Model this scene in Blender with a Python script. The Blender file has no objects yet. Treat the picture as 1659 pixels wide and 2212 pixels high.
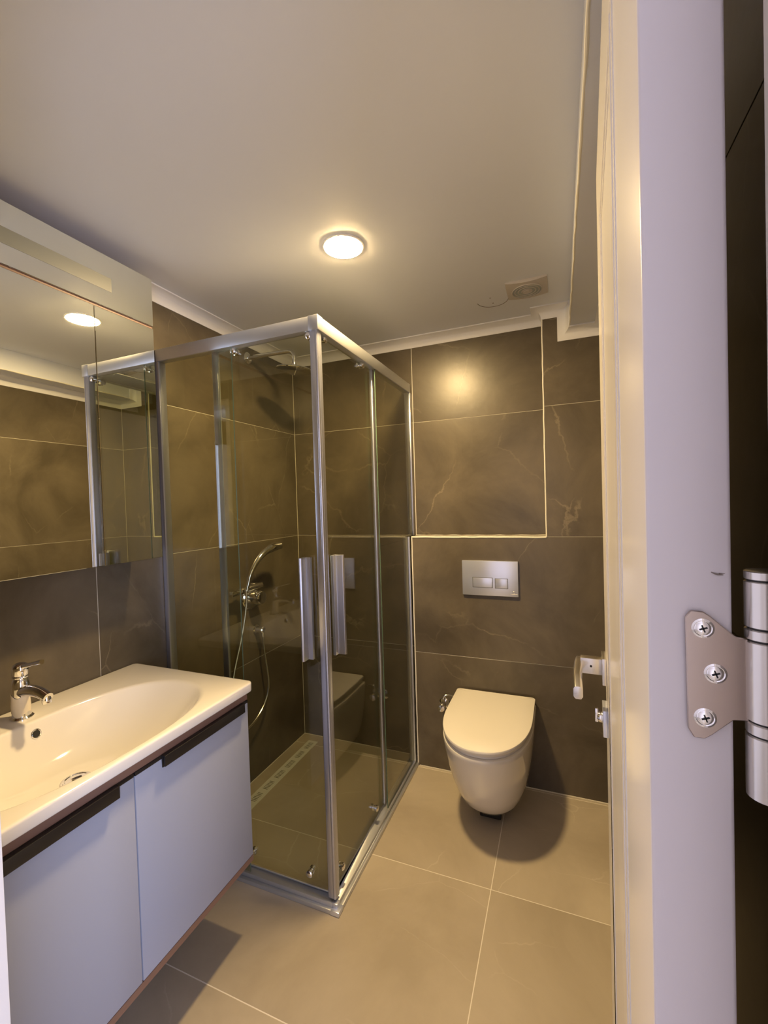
import bpy, bmesh, math, random
from mathutils import Vector, Matrix, Euler
R = math.radians
S = bpy.context.scene
COL = S.collection

# ------------------------------------------------------------------ camera
cam_d = bpy.data.cameras.new('camera')
cam = bpy.data.objects.new('camera', cam_d)
COL.objects.link(cam)
cam_d.sensor_fit = 'VERTICAL'
cam_d.sensor_height = 24.0
cam_d.lens = 939.67 * 24.0 / 2212.0
cam_d.clip_start = 0.01
cam.matrix_world = (Matrix.Translation((1.45795, -2.22054, 1.38036)) @
                    Matrix.Rotation(0.384143, 4, 'Z') @ Matrix.Rotation(1.549129, 4, 'X') @
                    Matrix.Rotation(-0.0304338, 4, 'Z'))
S.camera = cam

# ------------------------------------------------------------------ world, exposure
W_ = bpy.data.worlds.new('world'); S.world = W_; W_.use_nodes = True
bgn = W_.node_tree.nodes['Background']
bgn.inputs[0].default_value = (0.62, 0.74, 1.0, 1)
bgn.inputs[1].default_value = 1.0
S.view_settings.view_transform = 'Standard'
S.view_settings.look = 'None'
S.view_settings.gamma = 1
S.view_settings.use_curve_mapping = False
S.view_settings.exposure = 0.0
S.cycles.use_denoising = True
S.cycles.max_bounces = 14
S.cycles.diffuse_bounces = 7
S.cycles.glossy_bounces = 8
S.cycles.transparent_max_bounces = 24
S.cycles.sample_clamp_indirect = 8.0
S.cycles.blur_glossy = 0.3

LAMP = 900.0            # ceiling lamp radiance
DAY = 75.0              # daylight through the hall window (W)
def area_light(name, loc, rot, sx, sy, power, col):
    l = bpy.data.lights.new(name, 'AREA'); l.shape = 'RECTANGLE'; l.size = sx; l.size_y = sy
    l.energy = power; l.color = col
    o = bpy.data.objects.new(name, l); o.location = loc; o.rotation_euler = rot
    COL.objects.link(o); return o
# daylight entering by the hall window, behind the camera
area_light('window_daylight', (2.86, -3.35, 1.12), (0, R(90), 0), 2.1, 1.4, DAY, (0.60, 0.68, 1.0))

# ------------------------------------------------------------------ materials
def srgb(r, g, b):
    f = lambda c: ((c/255+.055)/1.055)**2.4 if c/255 > .04045 else c/255/12.92
    return (f(r), f(g), f(b), 1)
def mat(name, col, rough=.5, metal=0.0, bump=None, spec=None, coat=0):
    m = bpy.data.materials.new(name); m.use_nodes = True
    nt = m.node_tree; b = nt.nodes['Principled BSDF']
    b.inputs['Base Color'].default_value = col
    b.inputs['Roughness'].default_value = rough
    b.inputs['Metallic'].default_value = metal
    if spec is not None: b.inputs['Specular IOR Level'].default_value = spec
    if coat: b.inputs['Coat Weight'].default_value = coat; b.inputs['Coat Roughness'].default_value = .03
    if bump:
        sc, st, dist = bump
        g = nt.nodes.new('ShaderNodeNewGeometry'); n = nt.nodes.new('ShaderNodeTexNoise')
        n.inputs['Scale'].default_value = sc; n.inputs['Detail'].default_value = 4
        bp = nt.nodes.new('ShaderNodeBump'); bp.inputs['Strength'].default_value = st; bp.inputs['Distance'].default_value = dist
        nt.links.new(g.outputs['Position'], n.inputs['Vector']); nt.links.new(n.outputs['Fac'], bp.inputs['Height'])
        nt.links.new(bp.outputs['Normal'], b.inputs['Normal'])
    return m
def tile_mat(name, c1, c2, cv, rough, vein, cs=2.2, spec=.5):
    m = bpy.data.materials.new(name); m.use_nodes = True
    nt = m.node_tree; N = nt.nodes; L = nt.links; b = N['Principled BSDF']
    g = N.new('ShaderNodeNewGeometry'); oi = N.new('ShaderNodeObjectInfo')
    off = N.new('ShaderNodeVectorMath'); off.operation = 'SCALE'; off.inputs[0].default_value = (7, 5, 9)
    L.new(oi.outputs['Random'], off.inputs['Scale'])
    ad = N.new('ShaderNodeVectorMath'); ad.operation = 'ADD'
    L.new(g.outputs['Position'], ad.inputs[0]); L.new(off.outputs[0], ad.inputs[1])
    n1 = N.new('ShaderNodeTexNoise'); n1.inputs['Scale'].default_value = cs; n1.inputs['Detail'].default_value = 7
    n1.inputs['Roughness'].default_value = .62; n1.inputs['Distortion'].default_value = .5
    L.new(ad.outputs[0], n1.inputs['Vector'])
    cr = N.new('ShaderNodeValToRGB'); cr.color_ramp.elements[0].position = .32; cr.color_ramp.elements[1].position = .68
    cr.color_ramp.elements[0].color = c1; cr.color_ramp.elements[1].color = c2
    L.new(n1.outputs['Fac'], cr.inputs['Fac'])
    # veins: thin level set of a stretched, distorted noise, present only here and there
    mp = N.new('ShaderNodeMapping'); mp.inputs['Rotation'].default_value = (.5, .6, .7); mp.inputs['Scale'].default_value = (1, 1.9, 1)
    L.new(ad.outputs[0], mp.inputs['Vector'])
    nd = N.new('ShaderNodeTexNoise'); nd.inputs['Scale'].default_value = 4.5; nd.inputs['Detail'].default_value = 6; nd.inputs['Roughness'].default_value = .6
    L.new(ad.outputs[0], nd.inputs['Vector'])
    ds = N.new('ShaderNodeVectorMath'); ds.operation = 'MULTIPLY_ADD'; ds.inputs[1].default_value = (.13, .13, .13)
    L.new(nd.outputs['Color'], ds.inputs[0]); L.new(mp.outputs[0], ds.inputs[2])
    n2 = N.new('ShaderNodeTexVoronoi'); n2.feature = 'DISTANCE_TO_EDGE'; n2.inputs['Scale'].default_value = 2.1
    L.new(ds.outputs[0], n2.inputs['Vector'])
    r = N.new('ShaderNodeMapRange'); r.inputs['From Min'].default_value = 0; r.inputs['From Max'].default_value = .009
    r.inputs['To Min'].default_value = 1; r.inputs['To Max'].default_value = 0; L.new(n2.outputs['Distance'], r.inputs['Value'])
    n3 = N.new('ShaderNodeTexNoise'); n3.inputs['Scale'].default_value = 3.6; n3.inputs['Detail'].default_value = 3; L.new(ad.outputs[0], n3.inputs['Vector'])
    r3 = N.new('ShaderNodeMapRange'); r3.inputs['From Min'].default_value = .47; r3.inputs['From Max'].default_value = .64
    L.new(n3.outputs['Fac'], r3.inputs['Value'])
    mu = N.new('ShaderNodeMath'); mu.operation = 'MULTIPLY'; L.new(r.outputs[0], mu.inputs[0]); L.new(r3.outputs[0], mu.inputs[1])
    mv = N.new('ShaderNodeMath'); mv.operation = 'MULTIPLY'; mv.inputs[1].default_value = vein; L.new(mu.outputs[0], mv.inputs[0])
    mx = N.new('ShaderNodeMixRGB'); mx.inputs['Color2'].default_value = cv
    L.new(mv.outputs[0], mx.inputs['Fac']); L.new(cr.outputs['Color'], mx.inputs['Color1'])
    L.new(mx.outputs[0], b.inputs['Base Color'])
    nb = N.new('ShaderNodeTexNoise'); nb.inputs['Scale'].default_value = 35; nb.inputs['Detail'].default_value = 5
    L.new(g.outputs['Position'], nb.inputs['Vector'])
    bp = N.new('ShaderNodeBump'); bp.inputs['Strength'].default_value = .06; bp.inputs['Distance'].default_value = .004
    L.new(nb.outputs['Fac'], bp.inputs['Height']); L.new(bp.outputs[0], b.inputs['Normal'])
    rr = N.new('ShaderNodeMapRange'); rr.inputs['To Min'].default_value = rough-.04; rr.inputs['To Max'].default_value = rough+.05
    L.new(n1.outputs['Fac'], rr.inputs['Value']); L.new(rr.outputs[0], b.inputs['Roughness'])
    b.inputs['Specular IOR Level'].default_value = spec
    return m
def glass_mat(name, tint, refl=1.5):
    m = bpy.data.materials.new(name); m.use_nodes = True
    nt = m.node_tree; N = nt.nodes; L = nt.links; N.remove(N['Principled BSDF'])
    t = N.new('ShaderNodeBsdfTransparent'); t.inputs[0].default_value = tint
    g = N.new('ShaderNodeBsdfGlossy'); g.inputs['Roughness'].default_value = .0
    lw = N.new('ShaderNodeLayerWeight'); lw.inputs['Blend'].default_value = .5
    pw = N.new('ShaderNodeMath'); pw.operation = 'POWER'; pw.inputs[1].default_value = 5; L.new(lw.outputs['Facing'], pw.inputs[0])
    f = N.new('ShaderNodeMath'); f.operation = 'MULTIPLY_ADD'; f.inputs[1].default_value = .957; f.inputs[2].default_value = .043
    L.new(pw.outputs[0], f.inputs[0])
    mx = N.new('ShaderNodeMixShader')
    L.new(f.outputs[0], mx.inputs[0]); L.new(t.outputs[0], mx.inputs[1]); L.new(g.outputs[0], mx.inputs[2])
    L.new(mx.outputs[0], N['Material Output'].inputs[0])
    return m
def emit_mat(name, col, st):
    m = bpy.data.materials.new(name); m.use_nodes = True
    nt = m.node_tree; N = nt.nodes; N.remove(N['Principled BSDF'])
    e = N.new('ShaderNodeEmission'); e.inputs[0].default_value = col; e.inputs[1].default_value = st
    nt.links.new(e.outputs[0], N['Material Output'].inputs[0]); return m

M = {}
M['wall_tile'] = tile_mat('dark stone tile', (.076, .062, .042, 1), (.156, .129, .089, 1), (.42, .35, .24, 1), .31, .34, 2.8)
M['floor_tile'] = tile_mat('beige stone tile', (.385, .33, .25, 1), (.515, .45, .35, 1), (.68, .62, .52, 1), .33, .4, 1.8)
M['grout'] = mat('pale grout', (.62, .58, .48, 1), .8)
M['floor_grout'] = mat('pale floor grout', (.76, .71, .62, 1), .8)
M['caulk'] = mat('white caulk', (.80, .77, .68, 1), .5)
M['ceiling'] = mat('grey white ceiling paint', (.77, .80, .87, 1), .5, bump=(45, .12, .002))
M['crown'] = mat('white crown paint', (.85, .85, .86, 1), .42, bump=(60, .15, .002))
M['hall'] = mat('hall wall paint', (.80, .73, .66, 1), .7)
M['ceramic'] = mat('white ceramic', (.82, .79, .74, 1), .09, coat=.4)
M['plastic'] = mat('white duroplast', (.80, .77, .72, 1), .22)
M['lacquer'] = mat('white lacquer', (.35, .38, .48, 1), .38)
M['brown'] = mat('brown woodgrain board', (.20, .115, .085, 1), .45)
M['black'] = mat('black anodised profile', (.012, .010, .010, 1), .38)
M['chrome'] = mat('chrome', (.88, .88, .90, 1), .06, 1.0)
M['alu'] = mat('polished aluminium', (.50, .52, .61, 1), .30, .85)
M['rail'] = mat('satin aluminium rail', (.60, .62, .65, 1), .42, .8)
M['steel'] = mat('satin steel', (.70, .68, .66, 1), .27, 1.0)
M['plate'] = mat('matt chrome plate', (.72, .77, .92, 1), .28, .75)
M['hinge'] = mat('nickel hinge leaf', (.44, .37, .33, 1), .35, 1.0)
M['mirror'] = mat('mirror silver', (.90, .92, .86, 1), .012, 1.0)
M['glass'] = glass_mat('shower glass', (.89, .90, .82, 1), 1.52)
M['glassedge'] = mat('glass edge', (.10, .16, .11, 1), .15)
M['doorpaint'] = mat('white door lacquer', (.78, .755, .74, 1), .20)
M['doorend'] = mat('white door lacquer toned down', (.60, .57, .60, 1), .5)  # same door lacquer, darkened to tone down the hall daylight on the end
M['drainpl'] = mat('pale drain grate', (.66, .66, .60, 1), .5)
M['dark'] = mat('dark void', (.01, .01, .01, 1), .6)
M['frost'] = mat('frosted strip', (.19, .20, .18, 1), .35)
M['film'] = mat('peeling protective film', (.74, .66, .50, 1), .4)
M['slot'] = mat('drain slot', (.08, .07, .05, 1), .6)
M['ventmat'] = mat('grey vent plastic', (.58, .54, .50, 1), .45)
M['ventin'] = mat('grey green fan', (.36, .39, .37, 1), .5)
M['pencil'] = mat('pencil line', (.20, .17, .15, 1), .8)
M['lamp'] = emit_mat('lamp diffuser', (1.0, .70, .32, 1), LAMP)
M['hose'] = mat('chromed hose', (.75, .75, .74, 1), .22, 1.0)

# ------------------------------------------------------------------ mesh helpers
def newbm(): return bmesh.new()
def link(name, bm, m, parent=None, smooth=True, ang=35, bevel=0, seg=2):
    me = bpy.data.meshes.new(name)
    bmesh.ops.remove_doubles(bm, verts=bm.verts, dist=1e-6)
    if bevel:
        es = [e for e in bm.edges if len(e.link_faces) == 2 and e.calc_face_angle(0) > R(25)]
        bmesh.ops.bevel(bm, geom=es, offset=bevel, segments=seg, affect='EDGES', profile=.5, clamp_overlap=True)
    bmesh.ops.recalc_face_normals(bm, faces=bm.faces)
    bm.to_mesh(me); bm.free()
    if smooth:
        for p in me.polygons: p.use_smooth = True
        me.set_sharp_from_angle(angle=R(ang))
    me.materials.append(M[m])
    o = bpy.data.objects.new(name, me); COL.objects.link(o)
    if parent:
        o.parent = parent
        o.matrix_parent_inverse = Matrix.Identity(4)
        o.matrix_basis = parent_world(parent).inverted()
    return o
def parent_world(o):
    m = o.matrix_basis.copy()
    while o.parent: o = o.parent; m = o.matrix_basis @ m
    return m
def box(bm, a, b):
    x0, y0, z0 = [min(a[i], b[i]) for i in range(3)]; x1, y1, z1 = [max(a[i], b[i]) for i in range(3)]
    v = [bm.verts.new(p) for p in ((x0,y0,z0),(x1,y0,z0),(x1,y1,z0),(x0,y1,z0),(x0,y0,z1),(x1,y0,z1),(x1,y1,z1),(x0,y1,z1))]
    for f in ((0,3,2,1),(4,5,6,7),(0,1,5,4),(1,2,6,5),(2,3,7,6),(3,0,4,7)): bm.faces.new([v[i] for i in f])
    return v
def boxo(name, a, b, m, parent=None, bevel=0, seg=2):
    bm = newbm(); box(bm, a, b); return link(name, bm, m, parent, bevel=bevel, seg=seg)
def loft(bm, rings, cap0=True, cap1=True, closed=True):
    vs = [[bm.verts.new(p) for p in r] for r in rings]
    n = len(vs[0])
    for a, b in zip(vs, vs[1:]):
        for i in range(n if closed else n-1):
            j = (i+1) % n
            try: bm.faces.new((a[i], a[j], b[j], b[i]))
            except ValueError: pass
    if cap0: bm.faces.new(vs[0][::-1])
    if cap1: bm.faces.new(vs[-1])
    return vs
def cyl(bm, p0, p1, r0, r1=None, n=32, cap=True):
    if r1 is None: r1 = r0
    p0 = Vector(p0); p1 = Vector(p1); d = (p1-p0).normalized()
    u = d.orthogonal().normalized(); w = d.cross(u)
    ring = lambda p, r: [p + (u*math.cos(t) + w*math.sin(t))*r for t in [2*math.pi*i/n for i in range(n)]]
    loft(bm, [ring(p0, r0), ring(p1, r1)], cap, cap)
def lathe(bm, base, axis, prof, n=40):
    """prof: list of (distance along axis, radius)"""
    base = Vector(base); d = Vector(axis).normalized(); u = d.orthogonal().normalized(); w = d.cross(u)
    rings = [[base + d*h + (u*math.cos(t)+w*math.sin(t))*max(r, 1e-4) for t in [2*math.pi*i/n for i in range(n)]] for h, r in prof]
    loft(bm, rings)
def spline(pts, per=8):
    P = [Vector(p) for p in pts]; out = []
    P = [P[0]*2-P[1]] + P + [P[-1]*2-P[-2]]
    for i in range(1, len(P)-2):
        a, b, c, d = P[i-1:i+3]
        for k in range(per):
            t = k/per
            out.append(.5*((2*b)+(-a+c)*t+(2*a-5*b+4*c-d)*t*t+(-a+3*b-3*c+d)*t**3))
    out.append(P[-2]); return out
def tube(bm, pts, rad, n=14, per=8, smooth=True):
    if not isinstance(rad, (list, tuple)): rad = [rad]*len(pts)
    P = spline(pts, per) if smooth else [Vector(p) for p in pts]
    if smooth:
        rr = [v.x for v in spline([(r, 0, 0) for r in rad], per)]
    else: rr = rad
    T = [(P[min(i+1, len(P)-1)]-P[max(i-1, 0)]).normalized() for i in range(len(P))]
    u = T[0].orthogonal().normalized(); rings = []
    for p, t, r in zip(P, T, rr):
        u = (u - t*u.dot(t)).normalized(); w = t.cross(u)
        rings.append([p + (u*math.cos(a)+w*math.sin(a))*r for a in [2*math.pi*i/n for i in range(n)]])
    loft(bm, rings)
def prism(bm, pts, vec):
    """extrude polygon pts (3D, planar) by vec"""
    a = [Vector(p) for p in pts]; b = [p+Vector(vec) for p in a]
    loft(bm, [a, b])
def empty(name, loc, label, cat, group=None, rotz=0):
    o = bpy.data.objects.new(name, None); COL.objects.link(o); o.location = loc; o.rotation_euler.z = rotz
    o.empty_display_size = .05
    o['label'] = label; o['category'] = cat
    if group: o['group'] = group
    return o
def struct(o): o['kind'] = 'structure'; return o

# ------------------------------------------------------------------ room shell
WX = 1.66      # right wall
FY = -1.92     # inner face of the doorway wall
CZ = 2.24      # ceiling
BM = 1.515     # left face of the dropped beam
BZ = 2.13      # its underside
RX = 1.398     # right end of the recess
LX = 0.743     # left end of the boxed-out cistern wall
PY = -0.08     # its front face
G = 0.0011     # half joint

def tiles(parent, axis, plane, thick, rects, m, G=G):
    """rects (u0,u1,v0,v1) on the plane; axis 0: u=y v=z ; axis 1: u=x v=z ; axis 2: u=x v=y. thick signed, away from the room"""
    for (u0, u1, v0, v1) in rects:
        u0 += G; u1 -= G; v0 += G; v1 -= G
        q = plane + thick
        if axis == 0: a, b = (plane, u0, v0), (q, u1, v1)
        elif axis == 1: a, b = (u0, plane, v0), (u1, q, v1)
        else: a, b = (u0, v0, plane), (u1, v1, q)
        boxo('tile', a, b, m, parent, bevel=.0009 if abs(thick) > .001 else .0002, seg=1)
def grid(us, vs): return [(a, b, c, d) for a, b in zip(us, us[1:]) for c, d in zip(vs, vs[1:])]

ZR = [0, .6, 1.2, 1.8, CZ]
e = .0015
w = struct(boxo('wall_left', (-.12, -2.04, -.05), (-e, .12, CZ+.05), 'grout'))
tiles(w, 0, 0, -e*.95, grid([FY, -1.226, 0], ZR), 'wall_tile')
w = struct(boxo('wall_back', (-.12, e, -.05), (WX+.12, .12, CZ+.05), 'grout'))
tiles(w, 1, 0, e*.95, grid([0, LX], ZR) + grid([LX, RX], ZR[2:]), 'wall_tile')
# boxed-out cistern wall, lower part full width, right part up to the ceiling
bm = newbm(); box(bm, (LX+e, PY+e, -.02), (WX+.02, -.0, 1.2-e)); box(bm, (RX+e, PY+e, 1.19), (WX+.02, 0.0, CZ+.02))
w = struct(link('wall_cistern', bm, 'grout', smooth=False))
tiles(w, 1, PY, e*.95, grid([LX, WX], ZR[:3]) + grid([RX, WX], ZR[2:]), 'wall_tile')
tiles(w, 2, 1.2, -e*.95, [(LX, RX, PY+.004, 0)], 'wall_tile')
tiles(w, 0, LX, e*.95, [(PY+.003, 0, 0, .6), (PY+.003, 0, .6, 1.197)], 'wall_tile')
tiles(w, 0, RX, e*.95, [(PY+.003, 0, 1.2, 1.8), (PY+.003, 0, 1.8, CZ)], 'wall_tile')
w = struct(boxo('wall_right', (WX+e, -2.04, -.05), (WX+.12, .12, CZ+.05), 'grout'))
tiles(w, 0, WX, e*.95, grid([FY, -1.28, PY], [0, .6, 1.2, 1.8, BZ]), 'wall_tile')
# doorway wall
DX0, DX1, DZ = 0.80, 1.585, 2.075
bm = newbm()
box(bm, (-.12, FY-.12, -.05), (DX0, FY-e, CZ+.05)); box(bm, (DX1, FY-.12, -.05), (WX+.12, FY-e, CZ+.05)); box(bm, (DX0, FY-.12, DZ), (DX1, FY-e, CZ+.05))
w = struct(link('wall_front', bm, 'hall', smooth=False))
tiles(w, 1, FY, -e*.95, grid([0, DX0], ZR) + grid([DX1, WX], ZR) + [(DX0, DX1, DZ, CZ)], 'wall_tile')
# floor
FYS = [-2.04, -1.886, -1.286, -.694, -.094, 0]
f = struct(boxo('floor', (-.12, -2.1, -.12), (WX+.12, .12, -.0004), 'floor_grout'))
tiles(f, 2, 0, -.0004, grid([0, 1.205, WX], FYS), 'floor_tile', .0015)
# ceiling with dropped beam on the right
c = struct(boxo('ceiling', (-.12, -2.04, CZ), (WX+.12, .12, CZ+.1), 'ceiling'))
bm = newbm(); box(bm, (BM, -1.93, BZ), (WX+.05, 0.0, CZ+.02))
link('beam', bm, 'ceiling', c, bevel=.002)
# raised, slightly ragged plaster bead along the beam's lower edge
random.seed(4)
pts = [(BM-.0005+random.uniform(-.0012, .0012), -1.9+i*(1.77/40), BZ+.001+random.uniform(-.0012, .0012)) for i in range(41)]
bm = newbm(); tube(bm, pts, [.0034+random.uniform(-.0008, .0008) for _ in pts], n=8, per=2)
link('corner_bead', bm, 'caulk', c)
# pencil marks left by an earlier cut-out
bm = newbm()
arc = [(1.207+.066*math.cos(a), -.275+.066*math.sin(a), CZ-.0005) for a in [R(-10)+R(185)*i/24 for i in range(25)]]
tube(bm, arc, .0012, n=6, per=2)
for q in ((1.2, -.30), (1.205, -.245)): cyl(bm, (q[0], q[1], CZ), (q[0], q[1], CZ-.001), .003, n=10)
link('pencil_mark', bm, 'pencil', c)

# crown moulding
def crown(name, nodes, w=.047):
    K = 8; rings = []
    prof = [(1, 0), (1, .10)] + [(1-.9*math.sin(t), 1-.9*math.cos(t)) if 0 else (.92*(1-math.sin(t))+.06, .10+.82*(1-math.cos(t))) for t in [math.pi/2*i/K for i in range(K+1)]] + [(.06, .92), (.06, 1.0), (0, 1.0)]
    for P, C, D in nodes:
        P, C, D = Vector(P), Vector(C)*w, Vector(D)*w
        rings.append([P+C*a+D*b for a, b in prof])
    bm = newbm(); loft(bm, rings, True, True, False)
    return struct(link(name, bm, 'crown', ang=50))
crown('trim_1', [((0, FY, CZ), (1, 1, 0), (0, 0, -1)), ((0, 0, CZ), (1, -1, 0), (0, 0, -1)), ((RX, 0, CZ), (-1, -1, 0), (0, 0, -1)),
    ((RX, PY, CZ), (-1, -1, 0), (0, 0, -1)), ((BM, PY, CZ), (0, -1, 0), (-1.1, 0, -1)), ((BM, PY, BZ), (0, -1, 0), (-1.1, 0, -1)),
    ((WX, PY, BZ), (-1, -1, 0), (0, 0, -1)), ((WX, FY, BZ), (-1, 1, 0), (0, 0, -1))])
crown('trim_2', [((0, FY, CZ), (1, 1, 0), (0, 0, -1)), ((BM, FY, CZ), (0, 1, 0), (0, 0, -1))])
# white caulk lines on the boxed-out wall's edges
bm = newbm(); tube(bm, [(LX+i*(RX-LX)/24, PY+.0005, 1.2-.003+random.uniform(-.0006, .0006)) for i in range(25)], .0046, n=8, per=2)
struct(link('trim_3', bm, 'caulk'))
bm = newbm(); tube(bm, [(RX+.0005+random.uniform(-.0006, .0006), PY+.0005, 1.2+i*(CZ-.045-1.2)/24) for i in range(25)], .0036, n=8, per=2)
tube(bm, [(RX-.001, -.001, 1.2+i*(CZ-.045-1.2)/12) for i in range(13)], .003, n=8, per=2)
struct(link('trim_4', bm, 'caulk'))
bm = newbm(); tube(bm, [(LX+.0008+random.uniform(-.0006, .0006), PY+.0005, .0+i*(1.2)/24) for i in range(25)], .0036, n=8, per=2)
struct(link('trim_5', bm, 'caulk'))
bm = newbm(); tube(bm, [(LX+i*(RX-LX)/24, -.001, 1.2+random.uniform(-.0008, .0012)) for i in range(25)], .0022, n=8, per=2)
tube(bm, [(LX+.001, -.0006, 1.2+i*(CZ-.045-1.2)/12) for i in range(13)], .0019, n=8, per=2)
struct(link('trim_6', bm, 'caulk'))
bm = newbm()
tube(bm, [(LX+.01, PY, .001), (1.2, PY, .001), (WX, PY, .001)], .003, n=8)
tube(bm, [(.001, -1.9, .001), (.001, -.9, .001), (.001, 0, .001)], .0022, n=8)
tube(bm, [(.0, -.001, .001), (.4, -.001, .001), (LX, -.001, .001)], .0022, n=8)
tube(bm, [(.0005, -.0005, 0), (.0005, -.0005, 1.2), (.0005, -.0005, 2.19)], .0018, n=8)
struct(link('trim_7', bm, 'grout'))

# hall behind the camera
struct(boxo('wall_hall_left', (-.5, -4.3, 0), (-.4, -2.04, 2.5), 'hall'))
bm = newbm(); box(bm, (2.9, -4.3, 0), (3.0, -4.1, 2.5)); box(bm, (2.9, -2.6, 0), (3.0, -2.04, 2.5)); box(bm, (2.9, -4.3, 2.2), (3.0, -2.04, 2.5))
struct(link('wall_hall_right', bm, 'hall', smooth=False))
struct(boxo('wall_hall_side', (WX+.12, -2.14, 0), (2.95, -2.04, 2.5), 'hall'))
struct(boxo('wall_hall_end', (-.5, -2.14, 0), (-.12, -2.04, 2.5), 'hall'))
f2 = struct(boxo('floor_hall', (-.5, -4.3, -.1), (3.0, -2.1, -.002), 'floor_tile'))
struct(boxo('ceiling_hall', (-.5, -4.3, 2.5), (3.0, -1.9, 2.6), 'hall'))
struct(boxo('wall_hall_far', (-.5, -4.4, 0), (3.0, -4.3, 2.5), 'hall'))
bm = newbm()
for y in (-4.1, -3.38, -2.66): box(bm, (2.9, y, 0), (2.96, y+.06, 2.2))
for z in (.0, 2.14): box(bm, (2.9, -4.1, z), (2.96, -2.6, z+.06))
struct(link('window_1', bm, 'doorpaint'))

# ------------------------------------------------------------------ door frame
bm = newbm()
FX0, FX1, FZ = 0.833, 1.5515, 2.045
box(bm, (DX0, FY-.13, 0), (FX0, FY-.002, FZ+.03)); box(bm, (FX1, FY-.13, 0), (DX1, FY-.035, FZ+.03)); box(bm, (DX0, FY-.13, FZ), (DX1, FY-.015, DZ))
struct(link('trim_8', bm, 'doorpaint', bevel=.0015))

# ------------------------------------------------------------------ the open door
DW, DT, DH = .722, .040, 2.03
ang = math.atan2(.037, .732)
dirv = Vector((math.sin(ang), math.cos(ang), 0)); nrm = Vector((-math.cos(ang), math.sin(ang), 0))
O = Vector((1.544, -1.932, 0))
def dp(s, t, z):  # s along the leaf from the hinge end, t out of its room face
    return O + dirv*s + nrm*(DT + t) + Vector((0, 0, z))
def dbox(bm, s0, s1, t0, t1, z0, z1):
    a = [dp(s0, t0, z0), dp(s1, t0, z0), dp(s1, t1, z0), dp(s0, t1, z0)]
    prism(bm, a, (0, 0, z1-z0))
bm = newbm(); dbox(bm, 0, DW, -DT, 0, .008, DH)
door = struct(link('door_1', bm, 'doorpaint', bevel=.0022, seg=3))
def mould(s0, s1, z0, z1):
    bm = newbm()
    for k, (o, h) in enumerate(((0, .0012), (.022, .0020), (.045, .0012))):
        wd = .014
        a, b, c, d = s0+o, s1-o, z0+o, z1-o
        dbox(bm, a, a+wd, -.001, h, c, d); dbox(bm, b-wd, b, -.001, h, c, d)
        dbox(bm, a+wd, b-wd, -.001, h, c, c+wd); dbox(bm, a+wd, b-wd, -.001, h, d-wd, d)
    return link('moulding', bm, 'doorpaint', door, bevel=.0009, seg=1)
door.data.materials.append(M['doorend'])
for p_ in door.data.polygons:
    if p_.normal.dot(dirv) < -.7: p_.material_index = 1  # end face gets the darkened copy
mould(.185, .56, .18, 1.88)
# lever handle: square rose, neck, lever towards the hinge
hs = DW-.055
bm = newbm(); dbox(bm, hs-.026, hs+.026, 0, .0085, 1.012, 1.064)
rose = link('rose', bm, 'steel', door, bevel=.001)
bm = newbm(); dbox(bm, hs-.010, hs+.010, .0085, .047, 1.026, 1.057)
# lever as a flattened bar
def bar(bm, pts, hw, hh):
    rings = []
    for p in pts:
        rings.append([p + nrm*(hw*c1) + Vector((0, 0, hh*c2)) for c1, c2 in ((-1, -.6), (-.6, -1), (.6, -1), (1, -.6), (1, .6), (.6, 1), (-.6, 1), (-1, .6))])
    loft(bm, rings)
bar(bm, [dp(hs+.010, .049, 1.042), dp(hs-.02, .051, 1.042), dp(hs-.07, .052, 1.038), dp(hs-.120, .050, 1.030)], .008, .0115)
lv = link('lever_handle', bm, 'steel', door, bevel=.001)
bm = newbm(); p = dp(hs-.0102, .028, 1.042); cyl(bm, p, p - dirv*.0006, .0022, n=14); link('grub_screw', bm, 'dark', lv)
bm = newbm(); dbox(bm, hs-.026, hs+.026, 0, .0085, .910, .962)
es = link('lock_plate', bm, 'plate', door, bevel=.001)
bm = newbm(); lathe(bm, dp(hs, .0085, .938), nrm, [(0, .010), (.006, .010), (.009, .007), (.010, .006)], 24)
p = dp(hs, .0185, .896); dbox(bm, hs-.003, hs+.003, .0165, .022, .928, .955); link('thumb_turn', bm, 'chrome', es, bevel=.0008)
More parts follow.
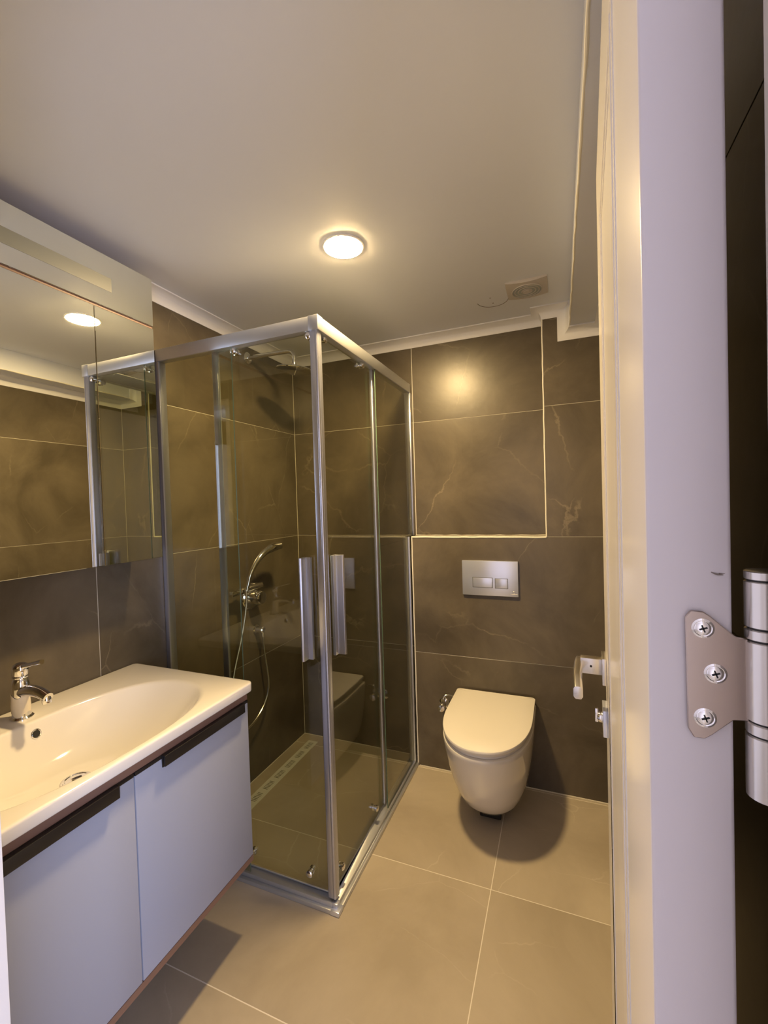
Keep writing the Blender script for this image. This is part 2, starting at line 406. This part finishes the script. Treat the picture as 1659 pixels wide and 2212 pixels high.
# hinge: leaf screwed to the door's end, knuckle, three screws
def hinge(zc):
    y = -1.932
    bm = newbm()
    P = [(1.5216, 1.3115), (1.5242, 1.3153), (1.5300, 1.3150), (1.5335, 1.3125), (1.5445, 1.3022), (1.5500, 1.3015), (1.5500, 1.2570), (1.5430, 1.2563),
         (1.5335, 1.2468), (1.5300, 1.2440), (1.5250, 1.2440), (1.5222, 1.2490)]
    prism(bm, [(a, y-.0006, b+zc) for a, b in P], (0, -.0020, 0))
    h = link('hinge', bm, 'hinge', door, bevel=.0005, seg=1)
    kx, ky, kr = 1.5575, -1.9335, .0088
    z0, z1 = 1.2165+zc, 1.3385+zc
    segs = [(z0, 1.2505+zc), (1.2512+zc, 1.2575+zc), (1.2582+zc, 1.3010+zc), (1.3017+zc, 1.3075+zc), (1.3082+zc, 1.3330+zc), (1.3336+zc, z1)]
    for a, b in segs:
        bm = newbm(); lathe(bm, (kx, ky, a), (0, 0, 1), [(0, kr*.90), (.0006, kr), (b-a-.0006, kr), (b-a, kr*.90)], 40)
        link('knuckle', bm, 'steel', h)
    bm = newbm(); cyl(bm, (kx, ky, z0+.001), (kx, ky, z1-.001), kr*.85); link('pin', bm, 'dark', h)
    for sx, sz in ((1.5297, 1.3058), (1.5352, 1.2812), (1.5302, 1.2560)):
        bm = newbm()
        yy = y-.0026
        lathe(bm, (sx, yy+.0004, sz+zc), (0, -1, 0), [(0, .0056), (.0006, .0054), (.0010, .0044), (.0007, .0040), (.0011, .0034), (.0014, .0020), (.0014, .0008)], 28)
        s_ = link('screw', bm, 'chrome', h)
        bm = newbm(); a = R(20)
        for k in (0, 1):
            c1, s1 = math.cos(a+k*math.pi/2), math.sin(a+k*math.pi/2)
            L_, w_ = .0020, .00035
            pts = [(sx+u*c1-v*s1, yy-.0011, sz+zc+u*s1+v*c1) for u, v in ((-L_, -w_), (L_, -w_), (L_, w_), (-L_, w_))]
            prism(bm, pts, (0, -.0004, 0))
        link('screw_cross', bm, 'dark', h)
    return h
hinge(0); hinge(-1.02)
bm = newbm()
tube(bm, [(1.5345, -1.9321, 1.3366), (1.5372, -1.9321, 1.3355), (1.5400, -1.9321, 1.3352)], [.0002, .00055, .0002], n=6)
tube(bm, [(1.5380, -1.9321, 1.3360), (1.5408, -1.9321, 1.3359)], [.0003, .0001], n=6, per=3)
link('scuff_mark', bm, 'pencil', door)

# ------------------------------------------------------------------ vanity cabinet
VY0, VY1, VX = -1.912, -1.112, .520
v = empty('vanity_cabinet', (0.26, -1.5, .25), 'wall-hung white two-door vanity with brown carcass under the basin', 'cabinet')
bm = newbm()
box(bm, (.002, VY0, .242), (VX-.019, VY0+.018, .793)); box(bm, (.002, VY1-.018, .242), (VX-.019, VY1, .793))
box(bm, (.002, VY0, .242), (VX-.001, VY1, .260)); box(bm, (VX-.045, VY0, .764), (VX-.003, VY1, .793)); box(bm, (.002, VY0, .26), (.012, VY1, .793))
link('carcass', bm, 'brown', v)
ym = -1.513
def vdoor(y0, y1, h0, h1):
    bm = newbm(); box(bm, (VX-.018, y0, .262), (VX, y1, .755)); d = link('door', bm, 'lacquer', v, bevel=.0012)
    bm = newbm()
    box(bm, (VX-.018, y0, .755), (VX+.001, y1, .764))
    box(bm, (VX, h0, .733), (VX+.0035, h1, .764)); box(bm, (VX, h0, .761), (VX+.012, h1, .764)); box(bm, (VX+.009, h0, .737), (VX+.0125, h1, .764))
    link('handle', bm, 'black', d, bevel=.0012)
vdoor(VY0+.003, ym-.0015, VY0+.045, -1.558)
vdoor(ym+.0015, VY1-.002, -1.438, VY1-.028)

# ------------------------------------------------------------------ washbasin
TZ = .822
X0, X1, Y0, Y1 = .003, .537, -1.918, -1.100
bc = Vector((.325, -1.505, 0)); BA, BB, BN = .190, .325, 2.35
def superr(t, a, b, n):
    return 1/((abs(math.cos(t))/a)**n + (abs(math.sin(t))/b)**n)**(1/n)
def rectr(t, inset=0, rc=.020):
    c, s = math.cos(t), math.sin(t)
    lo, hi = 0, 2
    cx, cy = (X0+X1)/2, (Y0+Y1)/2; hx, hy = (X1-X0)/2-inset, (Y1-Y0)/2-inset; r = max(rc-inset, .002)
    for _ in range(40):
        m = (lo+hi)/2
        px, py = abs(bc.x+c*m-cx), abs(bc.y+s*m-cy)
        qx, qy = px-(hx-r), py-(hy-r)
        d = math.hypot(max(qx, 0), max(qy, 0))+min(max(qx, qy), 0)-r
        if d > 0: hi = m
        else: lo = m
    return lo
NT = 220
TH = []
for i in range(NT): TH.append(2*math.pi*i/NT)
for (cxx, cyy) in ((X0, Y0), (X1, Y0), (X0, Y1), (X1, Y1)):   # denser around the outer corners
    a0 = math.atan2(cyy-bc.y, cxx-bc.x) % (2*math.pi)
    TH += [(a0+k*.006) % (2*math.pi) for k in range(-5, 6)]
TH = sorted(set(round(t, 5) for t in TH))
rings = []
def depth(s, t):
    s = min(s, 1)
    k = 5.5*math.cos(t)**2+2.6*math.sin(t)**2      # steep front and back, gentler ends
    return .125*(1-s**k)**1.15
for s in [.03, .12, .24, .36, .48, .58, .68, .76, .83, .88, .92, .95, .975, .99, 1.0]:
    rings.append([(bc.x+math.cos(t)*superr(t, BA, BB, BN)*s, bc.y+math.sin(t)*superr(t, BA, BB, BN)*s, TZ-.003-depth(s, t)) for t in TH])
for s, dz in ((1.012, .0016), (1.026, .0004), (1.045, 0)):
    rings.append([(bc.x+math.cos(t)*superr(t, BA, BB, BN)*s, bc.y+math.sin(t)*superr(t, BA, BB, BN)*s, TZ-dz) for t in TH])
for ins, dz in ((.009, 0), (.004, .0004), (.0015, .0016), (.0003, .0036), (0, .006), (0, .025), (.001, .028), (.003, .0295), (.03, .0295)):
    rings.append([(bc.x+math.cos(t)*rectr(t, ins), bc.y+math.sin(t)*rectr(t, ins), TZ-dz) for t in TH])
bm = newbm(); loft(bm, rings, True, False)
wb = empty('washbasin', (bc.x, bc.y, .793), 'long white ceramic washbasin with oval bowl on the vanity', 'sink')
link('basin', bm, 'ceramic', wb, ang=60)
bm = newbm(); bm_b = .112
lathe(bm, (.298, -1.505, TZ-.003-.1252), (0, 0, 1), [(0, .034), (.003, .034), (.005, .031), (.0055, .026), (.004, .024), (.004, .012), (.010, .012), (.011, .010)], 40)
link('drain_cover', bm, 'chrome', wb)
ox, oy = .1515, -1.508
bm = newbm()
od = Vector((.93, 0, .36)).normalized(); ob = Vector((.1455, oy, .7900))
lathe(bm, ob-od*.002, od, [(0, .0125), (.004, .0125), (.005, .0110), (.0045, .0088), (-.004, .0085)], 32)
link('overflow_ring', bm, 'chrome', wb)
bm = newbm(); cyl(bm, ob-od*.006, ob+od*.0035, .0086); link('overflow_hole', bm, 'dark', wb)

# ------------------------------------------------------------------ faucet
fx, fy = .082, -1.505
fa = empty('basin_faucet', (fx, fy, TZ), 'chrome single-lever faucet with peeling film on the basin', 'faucet')
bm = newbm(); lathe(bm, (fx, fy, TZ), (0, 0, 1), [(0, .0265), (.003, .0265), (.006, .0235), (.008, .0215), (.060, .0205), (.082, .0215), (.098, .0200), (.108, .0165), (.110, .014)], 48)
link('body', bm, 'chrome', fa)
bm = newbm(); tube(bm, [(fx, fy, TZ+.072), (fx+.045, fy, TZ+.082), (fx+.085, fy, TZ+.081), (fx+.118, fy, TZ+.072)], [.0175, .0155, .0138, .0125], n=28)
link('spout', bm, 'chrome', fa)
bm = newbm(); cyl(bm, (fx+.108, fy, TZ+.074), (fx+.112, fy, TZ+.056), .0118, .0105, 28); link('aerator', bm, 'chrome', fa, bevel=.001)
bm = newbm(); lathe(bm, (fx, fy, TZ+.110), (.10, 0, 1), [(0, .0155), (.003, .0185), (.006, .0185), (.008, .0165), (.011, .0185), (.028, .0190), (.034, .0175), (.040, .012), (.042, .005)], 48)
cp = link('cap', bm, 'chrome', fa)
bm = newbm(); tube(bm, [(fx+.006, fy, TZ+.140), (fx+.045, fy, TZ+.151), (fx+.098, fy, TZ+.165)], [.0075, .0052, .0062], n=18)
link('lever', bm, 'chrome', fa)
bm = newbm()
rr = [[(fx+math.cos(a)*.0222*k, fy+math.sin(a)*.0222*k, TZ+.014+z+.006*math.sin(a*3+1)) for a in [R(-115)+R(150)*i/20 for i in range(21)]] for z, k in ((0, 1), (.018, 1.03), (.036, .99), (.052, 1.0))]
vs = loft(bm, rr, False, False, False)
bmesh.ops.solidify(bm, geom=bm.faces[:], thickness=.0006)
link('protective_film', bm, 'film', fa)

# ------------------------------------------------------------------ mirror cabinet
MX, MY0, MY1 = .155, -1.905, -1.093
mc = empty('mirror_cabinet', (0.07, -1.5, 1.21), 'wall-hung mirror-fronted cabinet with mirrored lamp panel above the basin', 'cabinet')
bm = newbm(); box(bm, (.002, MY0, 1.213), (MX-.006, MY1+.0, 2.180)); link('carcass', bm, 'brown', mc)
def mdoor(y0, y1):
    boxo('mirror_door', (MX-.0055, y0+.0005, 1.212), (MX, y1-.0005, 2.009), 'mirror', mc, bevel=.0012, seg=1)
mdoor(MY0, -1.690); mdoor(-1.690, -1.303); mdoor(-1.303, MY1)
fp = boxo('lamp_panel', (MX-.0055, MY0, 2.018), (MX, MY1, 2.182), 'mirror', mc, bevel=.0012, seg=1)
boxo('light_strip', (MX-.001, -1.755, 2.071), (MX+.0006, -1.2435, 2.114), 'frost', fp)

# ------------------------------------------------------------------ shower enclosure
SX, SY = .7294, -.957
se = empty('shower_enclosure', (SX/2, SY/2, 0), 'glass corner shower enclosure with aluminium rails and sliding doors', 'shower')
def Lrail(bm, off0, off1, z0, z1, yend=-.004, xend=.004):
    """L-shaped rail along y=SY and x=SX; off measured outwards from the glass line"""
    P = [(xend, SY-off1), (SX+off1, SY-off1), (SX+off1, yend), (SX+off0, yend), (SX+off0, SY-off0), (xend, SY-off0)]
    prism(bm, [(a, b, z0) for a, b in P], (0, 0, z1-z0))
bm = newbm(); Lrail(bm, -.030, .004, 1.9575, 2.004, yend=-.006)
tr = link('top_rail', bm, 'rail', se, bevel=.0015)
bm = newbm(); box(bm, (SX-.032, SY+.03, 1.956), (SX+.0052, SY-.0052, 2.0055)); link('corner_cap', bm, 'rail', tr, bevel=.002)
bm = newbm(); Lrail(bm, -.030, .006, .0005, .030, yend=PY-.002); Lrail(bm, .006, .018, .0005, .016, yend=PY-.002); Lrail(bm, -.030, -.024, .030, .036, yend=PY-.002)
br = link('bottom_rail', bm, 'rail', se, bevel=.0015)
bm = newbm(); box(bm, (SX-.014, SY+.014, .0005), (SX+.0195, SY-.0195, .017)); box(bm, (SX-.014, SY+.014, .01), (SX+.0075, SY-.0075, .0315)); link('corner_cap', bm, 'plate', br, bevel=.0025)
# wall profiles
bm = newbm(); box(bm, (.0008, SY-.004, .03), (.020, SY+.030, 1.957)); link('wall_profile', bm, 'alu', se, bevel=.0015)
bm = newbm(); box(bm, (SX-.026, PY-.018, .03), (SX+.006, PY-.0012, 1.2)); box(bm, (SX-.026, -.020, 1.2), (SX+.006, -.0012, 1.957)); link('wall_profile', bm, 'alu', se, bevel=.0015)
# fixed panes (outer line) and sliding doors (inner line)
def pane(name, a, b, parent):
    """one thin glass sheet plus greenish free edges"""
    return boxo(name, a, b, 'glass', parent)
T = .003
pane('fixed_pane', (.010, SY, .032), (.372, SY+T, 1.958), se)
boxo('pane_edge', (.372, SY-.0003, .032), (.3728, SY+T+.0003, 1.958), 'glassedge', se)
pane('fixed_pane', (SX-T, -.475, .032), (SX, PY-.004, 1.19), se)
pane('fixed_pane', (SX-T, -.475, 1.19), (SX, -.010, 1.958), se)
boxo('pane_edge', (SX-T-.0003, -.4758, .032), (SX+.0003, -.475, 1.958), 'glassedge', se)
def roller(parent, p, n):
    bm = newbm(); n = Vector(n)
    lathe(bm, Vector(p)-n*.012, n, [(0, .013), (.010, .013), (.011, .009), (.018, .009), (.020, .012), (.027, .012), (.030, .009), (.031, .004)], 28)
    link('roller', bm, 'chrome', parent)
# front sliding door
IY = SY+.020
d1 = pane('sliding_door', (.272, IY, .048), (SX-.016, IY+T, 1.965), se)
d1['label'] = 'front sliding glass door beside the vanity'
bm = newbm(); box(bm, (.268, IY-.005, .046), (.294, IY+.008, 1.960)); link('edge_profile', bm, 'alu', d1, bevel=.002)
bm = newbm(); box(bm, (SX-.030, SY-.001, .040), (SX-.006, IY+.008, 1.958)); tube(bm, [(SX-.006, SY+.004, .040), (SX-.006, SY+.004, 1.0), (SX-.006, SY+.004, 1.957)], .0065, n=16)
link('edge_profile', bm, 'alu', d1, bevel=.003, seg=3)
for x, z in ((.372, 1.945), (.690, 1.945), (.372, .092), (.622, .092)): roller(d1, (x, IY, z), (0, -1, 0))
bm = newbm(); hx = .640
prism(bm, [(hx, IY-.004, .852), (hx, IY-.042, .852), (hx+.006, IY-.046, .852), (hx+.012, IY-.042, .852), (hx+.012, IY-.016, .852), (hx+.030, IY-.016, .852), (hx+.030, IY-.004, .852)], (0, 0, .350))
link('handle', bm, 'alu', d1, bevel=.0012)
# side sliding door
IX = SX-.020
d2 = pane('sliding_door', (IX-T, SY+.016, .048), (IX, -.452, 1.965), se)
d2['label'] = 'side sliding glass door facing the toilet'
bm = newbm(); box(bm, (IX-.008, -.474, .046), (IX+.005, -.448, 1.960)); link('edge_profile', bm, 'alu', d2, bevel=.002)
bm = newbm(); box(bm, (IX-.008, SY+.006, .040), (SX+.001, SY+.026, 1.958)); link('edge_profile', bm, 'alu', d2, bevel=.003, seg=3)
for y, z in ((-.895, 1.945), (-.585, 1.945), (-.890, .100), (-.580, .100)): roller(d2, (IX, y, z), (1, 0, 0))
bm = newbm(); hy = -.862
prism(bm, [(IX+.004, hy, .852), (IX+.042, hy, .852), (IX+.046, hy-.006, .852), (IX+.042, hy-.012, .852), (IX+.016, hy-.012, .852), (IX+.016, hy-.030, .852), (IX+.004, hy-.030, .852)], (0, 0, .350))
link('handle', bm, 'alu', d2, bevel=.0012)

# ------------------------------------------------------------------ shower fittings
rs = empty('rain_shower', (0, -.405, 2.13), 'chrome rain shower head on a curved arm high in the enclosure', 'shower head')
bm = newbm(); lathe(bm, (.0005, -.405, 2.135), (1, 0, 0), [(0, .029), (.004, .029), (.008, .022), (.010, .013)], 32); link('flange', bm, 'chrome', rs)
bm = newbm(); tube(bm, [(.004, -.405, 2.135), (.10, -.412, 2.132), (.22, -.425, 2.125), (.275, -.432, 2.118), (.297, -.436, 2.098), (.300, -.438, 2.070), (.300, -.438, 2.040)], .0105, n=20)
link('arm', bm, 'chrome', rs)
bm = newbm(); lathe(bm, (.300, -.438, 2.052), (-.10, .0, -1), [(0, .012), (.012, .013), (.018, .020), (.024, .086), (.028, .088), (.031, .086), (.032, .080)], 48)
link('head', bm, 'chrome', rs)

sm = empty('shower_mixer', (0, -.45, .95), 'chrome shower mixer with round knob on the enclosure wall', 'mixer')
bm = newbm(); lathe(bm, (.0005, -.452, .925), (1, 0, 0), [(0, .062), (.003, .062), (.006, .058), (.0065, .03)], 48); link('plate', bm, 'chrome', sm)
bm = newbm(); lathe(bm, (.006, -.452, .925), (1, 0, 0), [(0, .034), (.030, .034), (.032, .037), (.062, .036), (.072, .030), (.075, .015)], 40); link('knob', bm, 'chrome', sm)
bm = newbm(); cyl(bm, (.050, -.645, .978), (.050, -.425, .985), .0145, n=28); cyl(bm, (.0005, -.44, .985), (.05, -.44, .985), .012); cyl(bm, (.050, -.59, .980), (.050, -.565, .981), .0185, n=28)
link('bar', bm, 'chrome', sm, bevel=.001)
hsw = empty('hand_shower', (.075, -.52, .99), 'slim curved chrome hand shower with hose held on the mixer', 'hand shower')
H = [(.085, -.578, .985), (.090, -.572, 1.010), (.096, -.556, 1.062), (.104, -.520, 1.115), (.112, -.468, 1.155), (.120, -.415, 1.172), (.128, -.365, 1.176)]
bm = newbm(); tube(bm, H, [.0085, .0090, .0105, .0135, .0185, .0225, .0190], n=20); link('handset', bm, 'chrome', hsw)
bm = newbm(); tube(bm, [(.085, -.579, .990), (.075, -.575, .90), (.062, -.60, .76), (.056, -.652, .608), (.055, -.672, .48), (.055, -.652, .375), (.055, -.600, .325), (.055, -.526, .330), (.055, -.456, .367), (.055, -.412, .42), (.055, -.400, .486), (.053, -.408, .563), (.048, -.418, .650), (.042, -.416, .722)], .0058, n=10, per=10)
link('hose', bm, 'hose', hsw)
so = empty('hose_outlet', (0, -.405, .75), 'small chrome wall elbow where the shower hose starts', 'outlet')
bm = newbm(); lathe(bm, (.0005, -.417, .752), (1, 0, 0), [(0, .024), (.004, .024), (.007, .017), (.045, .016), (.050, .012)], 32); link('flange', bm, 'chrome', so)
bm = newbm(); cyl(bm, (.040, -.417, .752), (.041, -.416, .716), .0095, .0085, 24); link('elbow', bm, 'chrome', so)

# linear drain
ld = empty('linear_drain', (.097, -.41, 0), 'narrow pale metal linear drain in the shower floor', 'drain')
boxo('channel', (.066, -.775, .0002), (.128, -.062, .0022), 'drainpl', ld, bevel=.0005, seg=1)
random.seed(9)
y = -.085; k = 0
while y > -.76:
    for i in range(7):
        yy = y - i*.0095
        boxo('slot', (.083, yy-.0028, .0020), (.111, yy, .0026), 'slot', ld)
    y -= .092

# ------------------------------------------------------------------ toilet
TX = 1.150
to = empty('toilet', (TX, PY, 0.05), 'white wall-hung toilet with closed flat lid', 'toilet')
def dshape(a, yb, ys, yf, z, n=2.25, rc=.012, K=40, taper=1.0):
    """closed outline: straight back at yb, sides to ys, curved front reaching yf"""
    pts = []
    L = ys - yf
    for i in range(K+1):
        t = math.pi*i/K
        c, s = math.cos(t), math.sin(t)
        x = a*(abs(c)**(2/n))*(1 if c >= 0 else -1); yy = ys - L*(abs(s)**(2/n))
        pts.append((TX+x, yy, z))
    ab = a*taper
    for i in range(5):
        t = i/4*math.pi/2
        pts.append((TX-ab+rc*(1-math.cos(t)), yb-rc+rc*math.sin(t), z))
    for i in range(5):
        t = i/4*math.pi/2
        pts.append((TX+ab-rc*(1-math.sin(t)), yb-rc*(1-math.cos(t)), z))
    return pts
def body(name, specs, m, parent):
    bm = newbm(); loft(bm, [dshape(*s) for s in specs]); return link(name, bm, m, parent, ang=40)
b0 = PY-.001
body('bowl', [(.072, b0, -.22, -.325, .058), (.100, b0, -.23, -.385, .060), (.116, b0, -.24, -.420, .069), (.137, b0, -.25, -.462, .105), (.155, b0, -.26, -.502, .160),
      (.168, b0, -.27, -.535, .220), (.178, b0, -.28, -.566, .285), (.184, b0, -.285, -.590, .340), (.1875, b0, -.29, -.609, .385), (.188, b0, -.29, -.614, .400), (.1865, b0, -.29, -.612, .406), (.180, b0, -.29, -.604, .4075)], 'ceramic', to)
yb = PY-.014
body('seat', [(.174, yb, -.29, -.598, .4085), (.1770, yb, -.29, -.602, .4100), (.1770, yb, -.29, -.602, .4190), (.174, yb, -.29, -.598, .4205)], 'plastic', to)
body('lid', [(.1765, yb, -.300, -.606, .4225), (.181, yb, -.300, -.612, .4235), (.1850, yb, -.300, -.617, .431), (.1855, yb, -.300, -.618, .4375), (.1840, yb, -.300, -.616, .4420), (.181, yb, -.300, -.612, .4435), (.120, yb-.03, -.29, -.52, .4440)], 'plastic', to)
for sx in (-.155, .155):
    bm = newbm(); cyl(bm, (TX+sx-.025, yb-.004, .424), (TX+sx+.025, yb-.004, .424), .011, n=20); link('lid_hinge', bm, 'chrome', to)
bm = newbm(); box(bm, (TX-.04, b0, .012), (TX+.05, -.36, .050)); link('underside_shade', bm, 'dark', to, bevel=.004)  # dark block added as the shade under the bowl

fpn = empty('flush_plate', (1.137, PY, 1.0), 'rectangular matt chrome dual flush plate above the toilet', 'flush plate')
X_, Z_ = 1.137, .999
boxo('plate', (1.0045, PY-.0005, .9145), (1.2700, PY-.0135, 1.0835), 'plate', fpn, bevel=.0018)
def fbtn(x0, x1, z0, z1):
    boxo('button_gap', (x0-.0016, PY-.0130, z0-.0016), (x1+.0016, PY-.0139, z1+.0016), 'dark', fpn)
    boxo('button', (x0, PY-.012, z0), (x1, PY-.0155, z1), 'plate', fpn, bevel=.0009)
fbtn(1.0565, 1.1495, .9550, 1.0010); fbtn(1.1635, 1.2210, .9530, .9985)
bm = newbm(); tube(bm, [(1.249+.0055*math.cos(a), PY-.0136, .9355+.0055*math.sin(a)) for a in [2*math.pi*i/16 for i in range(17)]], .0005, n=5, per=2)
tube(bm, [(1.233, PY-.0136, .9262), (1.250, PY-.0136, .9262), (1.266, PY-.0136, .9262)], .0006, n=5)
link('emblem', bm, 'steel', fpn)

av = empty('angle_valve', (.885, PY, .35), 'chrome angle valve on the wall left of the toilet', 'valve')
bm = newbm(); lathe(bm, (.894, PY-.0005, .352), (0, -1, 0), [(0, .027), (.003, .027), (.008, .021), (.012, .013), (.045, .012)], 36); link('escutcheon', bm, 'chrome', av)
bm = newbm(); lathe(bm, (.894, PY-.044, .352), (0, -1, 0), [(0, .013), (.004, .020), (.020, .020), (.026, .016), (.028, .006)], 12); link('knob', bm, 'chrome', av)
bm = newbm(); cyl(bm, (.894, PY-.030, .352), (.894, PY-.030, .375), .009); cyl(bm, (.894, PY-.030, .372), (.894, PY-.030, .386), .0125, n=6); link('spigot', bm, 'chrome', av)
bm = newbm(); tube(bm, [(.894, PY-.030, .384), (.903, PY-.028, .400), (.922, PY-.020, .402), (.942, PY-.008, .395), (.955, PY-.002, .385)], .0045, n=10); link('supply_hose', bm, 'hose', av)

# ------------------------------------------------------------------ ceiling lamp and vent
lx, ly, lr = .806, -.898, .0655
cl = empty('ceiling_lamp', (lx, ly, CZ), 'round warm glowing lamp on the ceiling', 'lamp')
bm = newbm(); lathe(bm, (lx, ly, CZ-.0002), (0, 0, -1), [(0, lr+.004), (.004, lr+.004), (.0055, lr)], 64); link('rim', bm, 'crown', cl)
bm = newbm(); lathe(bm, (lx, ly, CZ-.005), (0, 0, -1), [(0, lr-.001), (.0015, lr-.002), (.0025, lr-.012), (.003, .004)], 64); link('diffuser', bm, 'lamp', cl)

cv = empty('ceiling_vent', (1.352, -.332, CZ), 'square grey extractor fan cover on the ceiling near the beam', 'vent')
bm = newbm(); n = 12; rings_t = []
for i in range(n+1):
    u = -1+2*i/n; row = []
    for j in range(n+1):
        w2 = -1+2*j/n
        z = CZ-.006-.012*(1-u*u)*.6-.004*(1-w2*w2)+ .0
        row.append((1.352+.079*u, -.332+.074*w2, z))
    rings_t.append(row)
vs = loft(bm, rings_t, False, False, False)
edge = [v for v in bm.verts if v.is_boundary]
ret = bmesh.ops.extrude_edge_only(bm, edges=[e_ for e_ in bm.edges if e_.is_boundary])
for v_ in [g for g in ret['geom'] if isinstance(g, bmesh.types.BMVert)]: v_.co.z = CZ-.0003
vp = link('cover', bm, 'ventmat', cv, ang=30)
bm = newbm()
for k, r in enumerate((.020, .034, .047, .058)):
    tube(bm, [(1.352+r*math.cos(a), -.332+r*math.sin(a), CZ-.0165) for a in [2*math.pi*i/24 for i in range(25)]], .0022, n=6, per=2)
link('grille', bm, 'ventmat', cv)
bm = newbm(); cyl(bm, (1.352, -.332, CZ-.008), (1.352, -.332, CZ-.0168), .055, .055, 40); link('fan_mouth', bm, 'ventin', cv)
bm = newbm(); cyl(bm, (1.352, -.332, CZ-.0160), (1.352, -.332, CZ-.0190), .012, .009, 24); link('hub', bm, 'ventmat', cv)
